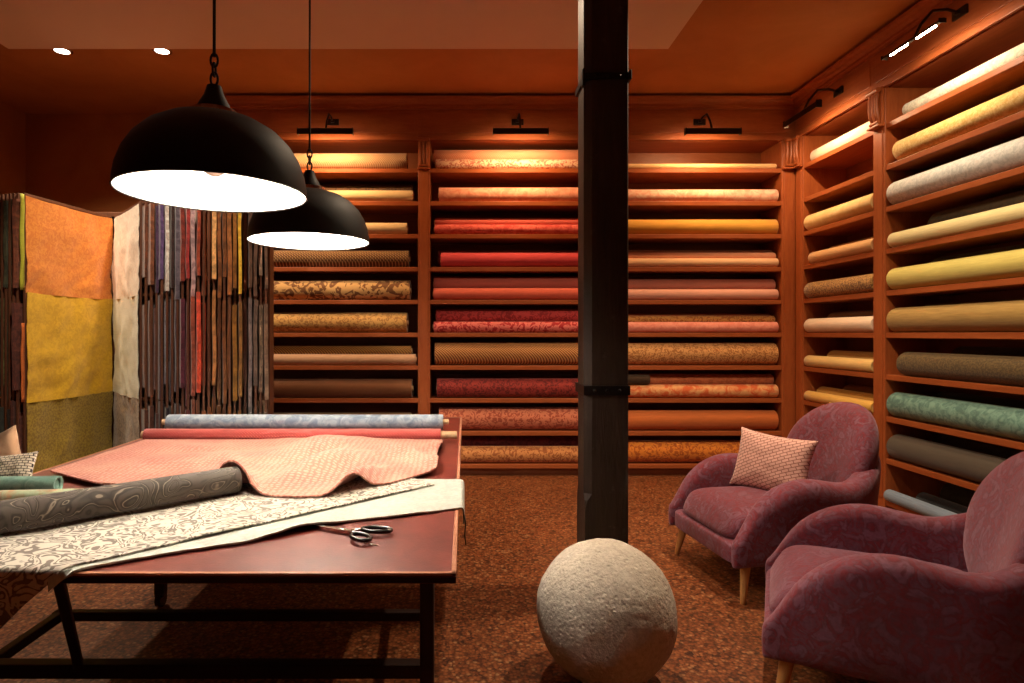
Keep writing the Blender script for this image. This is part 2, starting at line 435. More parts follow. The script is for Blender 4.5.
# bay, shelf, list of rolls front to back: (radius, colour a, colour b, pattern, scale, words, end px or None)
BAYS = {'A': (-2.02, -0.44), 'B': (-0.305, 1.21), 'C': (1.35, 2.865)}
SPEC = [
 ('A', 1, [(.078, C(214,180,140), C(170,130,95), 'weave', 1.2, 'beige woven', 408)]),
 ('A', 2, [(.055, C(228,200,150), None, 'plain', 1, 'cream plain', 414), (.095, C(90,66,46), C(60,42,30), 'damask', 1.5, 'dark brown patterned', 412)]),
 ('A', 3, [(.056, C(226,198,150), None, 'plain', 1.3, 'pale cream', 408)]),
 ('A', 4, [(.082, C(176,134,82), C(86,56,34), 'weave', .8, 'gold and brown checked', 410)]),
 ('A', 5, [(.092, C(208,164,104), C(120,80,48), 'damask', .75, 'tan large leaf damask', 411)]),
 ('A', 6, [(.093, C(206,160,92), C(160,114,62), 'damask', 1.3, 'golden damask', 408)]),
 ('A', 7, [(.052, C(196,152,118), None, 'plain', 1, 'pinkish beige plain', 417), (.086, C(188,140,74), C(120,84,44), 'diag', 1.2, 'gold brocade', 412), (.05, C(70,56,48), None, 'plain', 1, 'dark brown plain', 411)]),
 ('A', 8, [(.086, C(150,100,66), C(106,66,42), 'weave', 1.5, 'brown ribbed', 413)]),
 ('A', 9, [(.080, C(160,120,80), C(112,78,48), 'stripe', 1.6, 'tan and brown striped', 412)]),
 ('B', 1, [(.047, C(246,206,172), C(208,120,98), 'damask', 1.6, 'cream and pink floral', 434), (.118, C(244,178,140), C(214,134,104), 'weave', 1.2, 'peach lattice', 430)]),
 ('B', 2, [(.070, C(246,176,146), C(232,146,120), 'mottle', .6, 'pale peach', 437)]),
 ('B', 3, [(.048, C(238,112,100), C(206,70,66), 'mottle', .8, 'coral mottled', 433), (.060, C(226,108,96), None, 'plain', 1, 'rose coral plain', 433), (.088, C(150,56,50), None, 'plain', 1, 'dark red plain', 436)]),
 ('B', 4, [(.070, C(226,78,86), None, 'plain', .8, 'bright rose plain', 439), (.092, C(160,50,56), None, 'plain', 1, 'dark crimson plain', 436)]),
 ('B', 5, [(.056, C(234,110,88), None, 'plain', .8, 'coral plain', 430), (.098, C(224,128,114), C(194,96,86), 'stripe', 1.4, 'dusty pink striped', 430)]),
 ('B', 6, [(.052, C(228,120,112), C(176,46,52), 'damask', 1.0, 'red and pink floral', 432), (.108, C(196,70,70), C(150,44,46), 'damask', 1.3, 'deep red damask', 434)]),
 ('B', 7, [(.106, C(208,152,92), C(120,68,38), 'diag', 1.2, 'brown gold diagonal striped', 433)]),
 ('B', 8, [(.088, C(150,54,48), C(104,32,32), 'damask', 1.4, 'maroon damask', 435), (.1, C(120,70,52), None, 'plain', 1, 'brown plain', 434)]),
 ('B', 9, [(.103, C(206,124,94), C(160,78,58), 'damask', 1.2, 'salmon damask', 437)]),
 ('B', 10, [(.076, C(206,140,84), C(156,92,52), 'damask', 1.4, 'gold floral', 436), (.118, C(132,50,44), C(96,34,32), 'mottle', 1, 'dark red mottled', 436)]),
 ('C', 1, [(.024, C(240,196,140), None, 'plain', 1, 'thin cream', 775)]),
 ('C', 2, [(.060, C(248,208,184), C(238,170,146), 'mottle', .7, 'blush pink mottled', 780)]),
 ('C', 3, [(.073, C(232,172,72), None, 'plain', .8, 'golden yellow plain', 781)]),
 ('C', 4, [(.042, C(248,200,156), None, 'plain', 1, 'pale peach satin', 779), (.062, C(230,160,126), None, 'plain', 1, 'light salmon', 781), (.088, C(160,100,74), None, 'plain', 1, 'muted rosy brown', 781)]),
 ('C', 5, [(.050, C(246,180,158), None, 'plain', 1, 'pale pink plain', 781), (.096, C(214,140,122), C(192,114,98), 'stripe', 1.2, 'dusty rose ribbed', 779)]),
 ('C', 6, [(.050, C(244,158,138), C(232,136,118), 'mottle', .8, 'soft pink', 781), (.056, C(216,158,86), C(176,110,58), 'damask', 1.4, 'gold vine patterned', 780), (.09, C(196,124,84), None, 'plain', 1, 'light terracotta', 777)]),
 ('C', 7, [(.104, C(216,160,100), C(166,110,62), 'damask', 1.8, 'tan floral', 780)]),
 ('C', 8, [(.062, C(236,176,118), C(218,104,58), 'mottle', .6, 'orange floral', 781), (.11, C(186,110,72), C(160,88,56), 'mottle', 1, 'terracotta', 777)]),
 ('C', 9, [(.092, C(206,112,56), None, 'plain', .8, 'rust orange plain', 779)]),
 ('C', 10, [(.100, C(218,130,48), C(172,88,30), 'damask', 1.2, 'amber orange damask', 781)]),
 ('D', 1, [(.060, C(250,236,206), None, 'plain', 1, 'ivory white', 805)]),
 ('D', 3, [(.072, C(240,206,140), C(232,194,124), 'mottle', .5, 'buttercream yellow', 804)]),
 ('D', 4, [(.052, C(228,176,116), None, 'plain', 1, 'peach cream', 812), (.076, C(184,132,80), None, 'plain', 1, 'tan plain', 818)]),
 ('D', 5, [(.072, C(196,150,84), C(110,76,40), 'speck', 1, 'gold brown speckled', 808)]),
 ('D', 6, [(.062, C(250,222,192), None, 'plain', 1, 'creamy white satin', 804), (.09, C(128,88,54), None, 'plain', 1, 'brown plain', 816)]),
 ('D', 7, [(.050, C(236,196,120), None, 'plain', 1, 'pale yellow', 805), (.074, C(204,156,84), None, 'plain', 1, 'ochre plain', 818)]),
 ('D', 8, [(.044, C(236,184,88), None, 'plain', 1, 'bright yellow', 806), (.062, C(214,158,70), None, 'plain', 1, 'mustard', 808), (.078, C(156,110,52), None, 'plain', 1, 'brownish ochre', 820)]),
 ('D', 9, [(.078, C(220,160,70), None, 'plain', 1, 'mustard gold', 806)]),
 ('D', 10, [(.078, C(226,176,92), None, 'plain', 1, 'straw yellow', 806)]),
 ('E', 1, [(.052, C(226,226,206), C(190,194,178), 'mottle', 1.6, 'white textured', 899)]),
 ('E', 2, [(.076, C(238,208,134), C(220,176,92), 'mottle', 2.0, 'yellow gold lace', 897), (.11, C(84,66,38), C(58,46,26), 'mottle', 1.4, 'dark olive brown', 910)]),
 ('E', 3, [(.088, C(226,230,226), C(196,204,202), 'mottle', 1.5, 'silver grey', 889)]),
 ('E', 4, [(.054, C(236,222,160), None, 'plain', 1, 'pale lemon', 892), (.11, C(70,56,36), C(52,42,28), 'mottle', 1.4, 'dark umber', 914)]),
 ('E', 5, [(.080, C(216,204,112), C(196,184,96), 'plain', 1, 'yellow green satin', 890), (.11, C(90,76,40), None, 'plain', 1, 'dark olive', 905)]),
 ('E', 6, [(.088, C(178,146,80), C(150,120,62), 'plain', 1, 'bronze gold satin', 890), (.100, C(140,112,62), None, 'plain', 1, 'old gold plain', 893)]),
 ('E', 7, [(.082, C(104,86,52), C(74,60,36), 'speck', 1.0, 'brown tweed', 901), (.105, C(80,66,42), C(56,46,30), 'speck', 1, 'dark brown tweed', 925)]),
 ('E', 8, [(.088, C(118,160,146), C(82,120,112), 'mottle', 1.0, 'teal green velvet', 888), (.098, C(46,58,46), C(34,44,36), 'speck', 1, 'dark green tweed', 905)]),
 ('E', 9, [(.088, C(84,76,66), None, 'plain', 1, 'grey taupe satin', 889), (.098, C(60,60,50), C(46,46,38), 'speck', 1, 'charcoal green tweed', 905)]),
 ('E', 10, [(.042, C(138,158,180), C(118,138,160), 'plain', 1, 'slate blue', 886), (.050, C(44,48,52), None, 'plain', 1, 'dark slate', 905), (.105, C(52,56,44), C(38,42,34), 'damask', 1.0, 'dark green damask', 917)]),
]
BAYWORD = {'A': 'left bay of the back shelving', 'B': 'middle bay of the back shelving', 'C': 'right bay of the back shelving', 'D': 'narrow corner bay on the right wall', 'E': 'wide bay on the right wall'}
STACK = {('A', 7): .046, ('B', 1): .062, ('B', 3): .042, ('B', 5): .062, ('B', 6): .066, ('C', 4): .036, ('C', 5): .058, ('C', 6): .036, ('C', 8): .056, ('E', 7): None}   # second roll resting on the front one
for bay, s, lst in SPEC:
    zt = SH[s - 1] + LIP
    off = 0.008; prev = None; fc = 0.0
    for i, (r, ca, cb, pat, sc, words, epx) in enumerate(lst):
        up = 0.0
        if i == 1 and STACK.get((bay, s)): r = STACK[(bay, s)]
        if prev is None: depth = off + r
        elif i == 1 and STACK.get((bay, s)):
            hyp = prev[1] + r + .001; dx = hyp * .58
            up = prev[1] + math.sqrt(hyp * hyp - dx * dx) - r; depth = prev[0] + dx
        else: depth = prev[0] + 2 * math.sqrt(prev[1] * r) + 0.002
        depth = min(depth, 0.385 - r) if i else depth
        if not up: prev = (depth, r)
        mat = fabric('fabric_%s_%d_%d' % (bay, s, i), ca, cb, pat, sc)
        label = '%s fabric roll on the %s shelf, %s' % (words, ORD[s - 1], BAYWORD[bay])
        grp = 'fabric rolls in the ' + BAYWORD[bay]
        z = zt + r + 0.001 + up
        if bay in 'ABC':
            xa, xb = BAYS[bay]
            Y = 5.45 + depth
            xe = X_at(epx, 5.5)
            if bay == 'B': xa = max(xe, xa) + 0.02; xb -= random.uniform(0.02, 0.05)
            else: xb = min(xe, xb) - 0.012; xa = xa + random.uniform(0.02, 0.06)
            fabric_roll(((xa + xb) / 2, Y, z), 0, r, xb - xa, mat, label, grp, core_ext=0.012)
        else:
            Xc = 3.0 + depth - (0.02 if i == 0 else 0.0)
            far, near = (5.305, 4.426) if bay == 'D' else (4.268, 2.74)
            yf = min(far, (3.0 + r * 0.6) * F / (epx - PX)) if bay == 'D' else min(far, 3.03 * F / (epx - PX))
            yf -= 0.012
            if bay == 'E' and s == 10 and i == 0: Xc -= 0.02
            if s == 1: Xc += 0.055
            fabric_roll((Xc, (yf + near) / 2, z), -PI / 2, r, yf - near, mat, label, grp, core_ext=0.012 if bay == 'E' else 0.009)
# a short dark remnant roll lying in front of the terracotta one
fabric_roll((1.572, 5.50, SH[7] + LIP + 0.124 + 0.045), 0, 0.044, 0.22, fabric('remnant_olive', C(62, 44, 26), None, 'plain'),
            'short dark olive remnant roll on the orange floral roll beside the pillar', 'fabric rolls in the ' + BAYWORD['C'], core=False)

# ------------------------------------------------------------------ picture lights
WARM = (1.0, 0.56, 0.24)
bulb_hot = emit('picture_light_tube', (1.0, 0.80, 0.55), 60)
def picture_light(loc, rz, label, power, lip=.03, col=None):
    """local: plate on the plane y=0, bar at y=-0.30, light shines down and toward +y"""
    t = empty('picture_light', loc, rz); tag(t, label, 'picture light', 'picture lights above the shelving')
    bm = bmesh.new(); box(bm, -.055, .055, -.022, -.006, -.028, .028, .005); lathe(bm, [(0.016, 0), (0.016, .02)], 14, c=(0, -.03, -.01)); finish('wall_plate', bm, M['bronze'], t, True, 40)
    bm = bmesh.new(); tube(bm, [(0, -.02, 0), (0, -.09, .02), (0, -.18, .012), (0, -.25, -.07), (0, -.29, -.155)], .009, 10)
    finish('arm', bm, M['bronze'], t, True)
    bm = bmesh.new()                                       # half-round trough housing
    n = 12; out = []; L = .235
    for sx in (-L, L):
        o = [(sx, -.30 - .028 * math.cos(.74 * PI * k / n), -.180 + .028 * math.sin(.74 * PI * k / n)) for k in range(n + 1)]
        q = [(sx, -.30 - .024 * math.cos(.74 * PI * (n - k) / n), -.180 + .024 * math.sin(.74 * PI * (n - k) / n)) for k in range(n + 1)]
        out.append(o + q)
    rings(bm, out)
    [box(bm, e - .002, e + .002, -.328, -.285, -.180, -.155) for e in (-L, L)]
    if lip: box(bm, -L - .004, L + .004, -.330, -.326, -.182 - lip, -.172); [box(bm, e - .003, e + .003, -.330, -.285, -.182 - lip, -.160) for e in (-L, L)]
    finish('lamp_housing', bm, M['bronze'], t, True, 35)
    for sx in (-.11, .11):
        bm = bmesh.new(); tube(bm, [(sx - .075, -.303, -.170), (sx - .07, -.303, -.170), (sx + .07, -.303, -.170), (sx + .075, -.303, -.170)], [.004, .009, .009, .004], 10)
        finish('bulb', bm, bulb_hot, t, True)
    for sx in (-.11, .11):
        ld = bpy.data.lights.new('picture_lamp', 'AREA'); ld.shape = 'RECTANGLE'; ld.size = .15; ld.size_y = .024
        ld.energy = power / 2; ld.color = col or WARM; ld.spread = R(168)
        lo = bpy.data.objects.new('picture_lamp', ld); COL.objects.link(lo); lo.parent = t
        lo.location = (sx, -.296, -.184); lo.rotation_euler = (R(27), 0, 0)
    return t
PWR = 10.0
picture_light((-1.197, 5.45, 3.215), 0, 'bronze picture light above the left bay of the back shelving', PWR * 1.2)
picture_light((0.476, 5.45, 3.215), 0, 'bronze picture light above the middle bay of the back shelving', PWR)
picture_light((2.124, 5.45, 3.215), 0, 'bronze picture light above the right bay of the back shelving', PWR)
picture_light((3.0, 4.80, 3.235), -PI / 2, 'bronze picture light above the narrow corner bay on the right', PWR, .03, (1, .66, .36))
picture_light((3.0, 3.62, 3.235), -PI / 2, 'bronze picture light with glowing tubes above the wide right bay', PWR * .8, 0, (1, .74, .48))

# ------------------------------------------------------------------ ceiling downlights
dl_mat = emit('downlight_lens', (1.0, 0.82, 0.72), 9)
def downlight(X, Y, Z, label, power, cone, tilt=0, col=(1, .76, .52)):
    t = empty('ceiling_downlight', (X, Y, Z)); tag(t, label, 'downlight', 'recessed ceiling downlights')
    bm = bmesh.new(); lathe(bm, [(.072, 0.0), (.072, -.006), (.052, -.010), (.050, 0.0)], 28, False, False); finish('trim_ring', bm, M['chrome'], t, True, 40)
    bm = bmesh.new(); lathe(bm, [(.050, -.001), (.04, -.006), (.02, -.009)], 28); finish('lens', bm, dl_mat, t, True)
    ld = bpy.data.lights.new('downlight_lamp', 'SPOT'); ld.energy = power; ld.color = col; ld.spot_size = R(cone); ld.spot_blend = .6; ld.shadow_soft_size = .05
    lo = bpy.data.objects.new('downlight_lamp', ld); COL.objects.link(lo); lo.parent = t; lo.location = (0, 0, -.02); lo.rotation_euler = (R(tilt), 0, 0)
for px, w in ((62, 'left'), (162, 'right')):
    downlight(X_at(px, 4.55), 4.55, ZC, w + ' one of two small recessed downlights in the dark orange ceiling', 170, 125)
downlight(-2.05, 3.0, 3.30, 'unseen downlight added in the pale ceiling panel above the left of the table', 190, 78, 33, (1, .82, .62))  # added above the view to brighten the fabric wings
downlight(0.25, 3.3, 3.30, 'unseen downlight added in the pale ceiling panel above the floor left of the pillar', 140, 132)  # added above the view to brighten the stone ball and floor
downlight(1.60, 3.05, 3.30, 'unseen downlight added in the pale ceiling panel above the armchairs', 270, 128)  # extra lamp added out of view, brightens the armchairs

# ------------------------------------------------------------------ pendant lamps
bulb_near = emit('bulb_glass_near', (1.0, 0.92, 0.81), 270)
bulb_far = emit('bulb_glass_far', (1.0, 0.92, 0.81), 800)
cap_mat = plain('silvered_bulb_crown', (0.55, 0.52, 0.48), 0.35, 0.8)
def pendant(loc, label, bulb_mat):
    t = empty('pendant_lamp', loc); tag(t, label, 'pendant lamp', 'black dome pendant lamps over the table')
    outer = [(.250, 0), (.2495, .018), (.243, .055), (.229, .095), (.206, .133), (.173, .167), (.130, .193), (.085, .208), (.048, .214)]
    bm = bmesh.new()
    lathe(bm, outer, 64, False, False, 0)
    inner = [(r - .003, z - (0.0 if i == 0 else .003)) for i, (r, z) in enumerate(outer)]
    lathe(bm, inner, 64, False, True, 1)
    lathe(bm, [(.250, 0), (.252, -.002), (.250, -.004), (.247, -.003), (.247, 0)], 64, False, False, 0)
    o = finish('lamp_shade', bm, [M['black_metal'], M['shade_white']], t, True, 60)
    bm = bmesh.new(); lathe(bm, [(.064, .2125), (.064, .226), (.046, .229)], 40, False, False); finish('top_ring', bm, M['chrome'], t, True, 40)
    bm = bmesh.new(); lathe(bm, [(.050, .214), (.047, .232), (.038, .252), (.028, .270), (.023, .285), (.019, .298), (.008, .302)], 32); finish('cap', bm, M['black_metal'], t, True, 50)
    bm = bmesh.new()
    for k in range(3):                                       # hook and two chain links
        zc = .318 + k * .026; nn = 14
        pts = []
        for i in range(nn + 1):
            a = 2 * PI * i / nn
            p = (.010 * math.cos(a), 0, zc + .019 * math.sin(a)) if k % 2 == 0 else (0, .010 * math.cos(a), zc + .019 * math.sin(a))
            pts.append(p)
        tube(bm, pts, .0032, 6)
    finish('chain', bm, M['black_metal'], t, True)
    bm = bmesh.new(); top = 3.30 - loc[2]
    tube(bm, [(0, 0, .38), (.001, 0, (top + .38) / 2), (0, 0, top - .02)], .0045, 8); lathe(bm, [(.045, top), (.045, top - .012), (.012, top - .03)], 24); finish('cord', bm, M['black_metal'], t, True, 40)
    bm = bmesh.new(); lathe(bm, [(.020, .208), (.020, .145), (.017, .14)], 20); finish('lamp_socket', bm, M['black_metal'], t, True, 40)
    rb = .040; zc = .087
    bm = bmesh.new()
    lathe(bm, [(.016, .142)] + [(rb * math.sin(a), zc + rb * math.cos(a)) for a in [R(x) for x in (28, 45, 60, 75, 90, 105, 120, 130)]], 28, False, False)
    finish('bulb', bm, bulb_mat, t, True)
    bm = bmesh.new(); lathe(bm, [(rb * math.sin(R(x)), zc + rb * math.cos(R(x))) for x in (130, 140, 150, 160, 170, 179)], 28, False, True); finish('bulb_crown', bm, cap_mat, t, True)
    return t
pendant((-0.698, 1.67, 1.69), 'nearest and larger looking black dome pendant lamp, at upper left', bulb_near)
pendant((-0.658, 2.54, 1.69), 'farther black dome pendant lamp partly behind the nearest one', bulb_far)

# ------------------------------------------------------------------ stone ball
bm = bmesh.new(); bmesh.ops.create_icosphere(bm, subdivisions=6, radius=0.2575)
for v in bm.verts:
    d = v.co.normalized()
    k = 1 + 0.012 * nz(d.x * 2.1 + 4, d.y * 2.1, d.z * 2.1) + 0.007 * nz(d.x * 9, d.y * 9 + 3, d.z * 9) + 0.004 * nz(d.x * 30, d.y * 30, d.z * 30)
    dent = (d - Vector((-0.28, -0.90, -0.02)).normalized()).length
    k -= 0.022 * max(0, 1 - (dent / 0.20) ** 2)
    v.co = d * 0.2575 * k
ball = finish('stone_ball', bm, M['stone'], None, True); ball.location = (0.530, 2.265, 0.2545)
tag(ball, 'large rough grey stone ball on the floor in front of the dark pillar', 'stone ball')

# ------------------------------------------------------------------ pillar
px0, px1, py0, py1 = 0.574, 0.782, 2.87, 3.078
pt = empty('wooden_pillar', ((px0 + px1) / 2, (py0 + py1) / 2, 0)); tag(pt, 'dark old square timber pillar with iron straps behind the stone ball', 'pillar')
w = (px1 - px0) / 2; cz = 0.033
bm = bmesh.new()
def sec(z, c):
    c = max(c, 0.0015)
    return [(-w + c, -w, z), (w - .004, -w, z), (w, -w + .004, z), (w, w, z), (-w + c, w, z), (-w, w - c, z), (-w, -w + c, z)]
rs = [sec(0, 0), sec(.46, 0), sec(.50, .012), sec(.53, cz)] + [sec(.53 + i * .23, cz + .0015 * nz(i * 1.7)) for i in range(1, 12)] + [sec(3.30, cz)]
rings(bm, rs); finish('timber', bm, M['pillar'], pt)
def strap(z, hh, tongue):
    bm = bmesh.new(); e = .007
    def sq(zz, q): return [(-w - q, -w - q, zz), (w + q, -w - q, zz), (w + q, w + q, zz), (-w - q, w + q, zz)]
    rings(bm, [sq(z, e), sq(z + hh, e)])
    for sx in (-.06, .0, .06):
        bmesh.ops.create_icosphere(bm, subdivisions=2, radius=.008, matrix=Matrix.Translation((sx, -w - e, z + hh / 2)))
    if tongue: box(bm, w, w + .012, -w - .02, -w + .05, z - .006, z + hh + .012, .004); box(bm, -w - .014, -w, -w - .012, -w + .03, z - .03, z + hh + .02, .004)
    finish('iron_strap', bm, M['dark_iron'], pt)
strap(1.005, .045, False); strap(2.515, .03, True)

# ------------------------------------------------------------------ worktable
TX0, TX1, TY0, TY1, TZ = -1.70, -0.02, 1.375, 3.95, 0.75
tb = empty('cutting_table', ((TX0 + TX1) / 2, 2.66, 0)); tag(tb, 'long red-brown topped cutting table on a dark low frame', 'table')
ox, oy = -(TX0 + TX1) / 2, -2.66
bm = bmesh.new(); box(bm, TX0 + ox + .008, TX1 + ox - .008, TY0 + oy + .008, TY1 + oy - .008, TZ - .010, TZ, .002); box(bm, TX0 + ox, TX1 + ox, TY0 + oy, TY1 + oy, TZ - .024, TZ - .007, .002, 1); finish('tabletop', bm, [M['table_top'], M['table_leg']], tb)
bm = bmesh.new()
for a in ((TX0, TX1, TY0, TY0 + .012), (TX0, TX1, TY1 - .012, TY1), (TX0, TX0 + .012, TY0, TY1), (TX1 - .012, TX1, TY0, TY1)):
    box(bm, a[0] + ox, a[1] + ox, a[2] + oy, a[3] + oy, TZ - .0065, TZ + .001, .002)
finish('edge_highlight', bm, M['table_edge'], tb)
def tleg(a, b, wd, nm='leg', caster=False):
    bm = bmesh.new(); bar(bm, (a[0] + ox, a[1] + oy, a[2]), (b[0] + ox, b[1] + oy, b[2]), wd, wd, .004)
    l = finish(nm, bm, M['table_leg'], tb)
    if caster:
        bm = bmesh.new(); tube(bm, [(b[0] + ox - .014, b[1] + oy, .035), (b[0] + ox + .014, b[1] + oy, .035)], .034, 18)
        box(bm, b[0] + ox - .022, b[0] + ox + .022, b[1] + oy - .02, b[1] + oy + .02, .05, .085, .004)
        finish('caster', bm, M['black_plastic'], l, True, 40)
tleg((-.092, 1.46, TZ - .02), (-.092, 1.46, 0), .034)
tleg((-1.62, 1.46, TZ - .02), (-1.62, 1.46, 0), .06)
tleg((-.168, 2.86, TZ - .02), (-.168, 2.86, .06), .045, 'leg', True)
tleg((-1.45, 2.86, TZ - .02), (-1.45, 2.86, .06), .045, 'leg', True)
tleg((-.12, 3.85, TZ - .02), (-.12, 3.85, 0), .06)
tleg((-1.62, 3.85, TZ - .02), (-1.62, 3.85, 0), .06)
tleg((-1.458, 2.13, .30), (-.135, 2.13, .30), .032, 'stretcher')
tleg((-1.50, 1.80, .295), (-.114, 1.80, .295), .042, 'stretcher')
tleg((-1.436, 1.30, .30), (-1.436, 2.15, .30), .032, 'stretcher')
tleg((-.092, 1.46, .30), (-.181, 2.86, .30), .026, 'stretcher')
tleg((-.965, 1.42, TZ - .02), (-1.158, 1.80, .30), .024, 'brace')

# ------------------------------------------------------------------ cloth on the table
ZT = TZ + 0.002
def place_line(px, py, z=0.757):
    d = (H - z) * F / (py - PY); return X_at(px, d), d
def fold_front(x, y, z):
    """lets a cloth hang over the table's front edge"""
    if y < TY0 + .004: return (x, TY0 - .006 - .004 * abs(nz(x * 9, y * 6)), z - (TY0 - y) )
    return (x, y, z)

# sage cloth under the damask
low = [(-.95, 1.33), (-.857, 1.405), (-.71, 1.494), (-.566, 1.565), (-.404, 1.694), (-.32, 1.749), (-.197, 1.787), (-.02, 1.869), (.06, 1.90)]
def interp(tab, x):
    if x <= tab[0][0]: return tab[0][1]
    for (a, b), (c, d) in zip(tab, tab[1:]):
        if x <= c: return b + (d - b) * (x - a) / (c - a)
    return tab[-1][1]
def sage(u, v):
    x = -.95 + 1.00 * u
    yl = interp(low, x) + .004 * nz(x * 25)
    yh = min(2.26, yl + .42) if x < -.35 else 2.24 - .02 * (x + .35)
    y = yl + (yh - yl) * v
    z = ZT + .003 + .004 * max(0, 1 - v * 4) * (0.5 + nz(x * 8))
    z += .014 * gauss(x, y, -.47, 1.66, .10, .04, .6)
    if x > TX1 + .004:
        q = x - TX1 - .004; ang = min(q / .02, PI / 2)
        return (TX1 + .004 + .012 * math.sin(ang), y, z - .012 * (1 - math.cos(ang)) - max(0, q - .018))
    return fold_front(x, y, z)
bm = bmesh.new(); sheet(bm, sage, 90, 22, .005)
sc = finish('sage_cloth', bm, fabric('sage_linen', C(206, 212, 204), C(190, 198, 192), 'speck', .8, .15), None, True, 60)
tag(sc, 'plain pale sage cloth lying under the patterned cloth over the table edge', 'cloth')
bm = bmesh.new(); tube(bm, [(TX1 + .018, 1.885, ZT - .02), (TX1 + .022, 1.882, ZT - .05), (TX1 + .019, 1.884, ZT - .085), (TX1 + .023, 1.88, ZT - .115)], .0025, 6)
finish('loose_thread', bm, fabric('thread', C(120, 116, 104)), sc, True)['label'] = 'grey threads hanging from the frayed end'

# damask cloth, unrolled from the dark roll
E0 = Vector((-.924, 1.368)); dirE = (Vector((-.11, 2.137)) - E0).normalized(); nrmE = Vector((-dirE.y, dirE.x))
def dam(u, v):
    s = -.62 + 1.74 * u
    wdt = .46
    p = E0 + dirE * s + nrmE * (wdt * v) + nrmE * (.004 * nz(s * 12))
    z = ZT + .0105 + .003 * nz(p.x * 7, p.y * 7) + .012 * max(0, 1 - v * 6) * max(0, nz(s * 4 + 2))
    return fold_front(p.x, p.y, z)
def damask_mat():
    t = NT('grey_cream_damask'); v = t.coord()
    n = t.noise(v, 15, 1.5, 0.5, 1.4)
    s_ = t.math('ABSOLUTE', t.math('SINE', t.math('MULTIPLY', n, 20.0)))
    n2 = t.noise(v, 38, 2, 0.5, 1.0)
    f = t.math('ADD', t.math('MULTIPLY', s_, 0.55), t.math('MULTIPLY', n2, 0.6))
    t.base(t.ramp(f, [(0.58, C(128, 120, 110)), (0.70, C(218, 212, 200))]))
    t.set(.75, 0, .2, .15); t.bump(f, .3, .003); return t.m
bm = bmesh.new(); sheet(bm, dam, 150, 40, .004)
dc = finish('damask_cloth', bm, damask_mat(), None, True, 60)
tag(dc, 'grey and cream floral damask cloth unrolled across the front of the table', 'cloth')

def charcoal_mat():
    t = NT('charcoal_scroll'); v = t.coord()
    n = t.noise(v, 10.0, 1.0, 0.4, 1.2)
    s_ = t.math('ABSOLUTE', t.math('SINE', t.math('MULTIPLY', n, 22.0)))
    n2 = t.noise(v, 20, 2, .5, .8)
    f = t.math('ADD', s_, t.math('MULTIPLY', t.math('SUBTRACT', n2, .5), .35))
    t.base(t.ramp(f, [(0.05, C(140, 128, 114)), (0.14, C(78, 70, 64)), (0.5, C(62, 56, 52)), (.9, C(86, 78, 72))]))
    t.set(.7, 0, .25, .2); t.bump(f, .3, .003); return t.m
a = Vector((-1.84, 1.06)); b = Vector((-.765, 2.010))
mid = (a + b) / 2; ang = math.atan2(b.y - a.y, b.x - a.x)
fabric_roll((mid.x, mid.y, ZT + .016 + .044), ang, .043, (b - a).length, charcoal_mat(), 'charcoal scroll patterned fabric roll lying diagonally across the table', 'rolls lying on the cutting table', core=False)

# pink quilted cloth
L_tab = [(-1.62, 2.33), (-1.50, 2.24), (-1.30, 2.13), (-.95, 2.05), (-.75, 2.00), (-.64, 1.96), (-.55, 1.945), (-.44, 1.965), (-.36, 2.06), (-.26, 2.13), (-.18, 2.25), (-.10, 2.36)]
rdir = (b - a).normalized()
def pink(u, v):
    x = -1.60 + 1.485 * u
    yl = interp(L_tab, x); yh = 3.00
    x2 = x + .008 * math.sin(v * 9) * sstep(.9, 1, u)
    y = yh + (yl - yh) * v
    h = .062 * gauss(x, y, -.66, 2.72, .15, .22, -.3) + .070 * gauss(x, y, -.53, 2.36, .085, .24, -.5)
    h += .066 * gauss(x, y, -.372, 2.10, .036, .18, -.25)
    h += .042 * gauss(x, y, -.25, 2.60, .05, .22, .6) + .03 * gauss(x, y, -.14, 2.80, .05, .08) + .022 * gauss(x, y, -.13, 2.42, .05, .07)
    h += .022 * gauss(x, y, -1.1, 2.5, .35, .12, .25) + .012 * gauss(x, y, -1.3, 2.75, .2, .08, .2) + .02 * gauss(x, y, -.9, 2.35, .05, .25, .5) - .02 * gauss(x, y, -.62, 2.5, .04, .3, -.4)
    h += .010 * nz(x * 4.2, y * 4.2) + .004 * nz(x * 11, y * 11)
    # lies over the dark roll
    q = Vector((x, y)) - a; s = q.dot(rdir); dd = (q - rdir * s).length; side = q.x * rdir.y - q.y * rdir.x
    if s < (b - a).length + .12:
        fall = 1 - sstep((b - a).length - .02, (b - a).length + .10, s)
        rr = .052
        hh = (math.sqrt(max(0, rr * rr - min(dd, rr) ** 2)) + .056 if dd < rr else .056 * max(0, 1 - (dd - rr) / .06)) * fall
        if x > -.95: h = max(h, hh)
        else: h = max(h, hh * sstep(-1.35, -.95, x))
    return (x2, y, ZT + .016 + max(0, h))
def pink_mat():
    t = NT('peach_quilted_cloth'); v = t.coord()
    w1 = t.wave(v, 19, 3.5, 2.5, 'Y', 2); w2 = t.wave(v, 15, 3.5, 2.5, 'X', 2)
    f = t.math('MULTIPLY', w1, w2); n = t.noise(v, 5, 3)
    c = t.ramp(f, [(.05, C(184, 112, 98)), (.5, C(220, 164, 146))])
    t.base(t.mix(.25, c, t.ramp(n, [(.35, C(186, 106, 98)), (.65, C(226, 182, 162))])))
    t.set(.72, 0, .25, .25); t.bump(f, .45, .006); return t.m
bm = bmesh.new(); sheet(bm, pink, 130, 80, .006)
pc = finish('quilted_cloth', bm, pink_mat(), None, True, 70)
tag(pc, 'rumpled peach pink quilted cloth spread over the middle of the table', 'cloth')

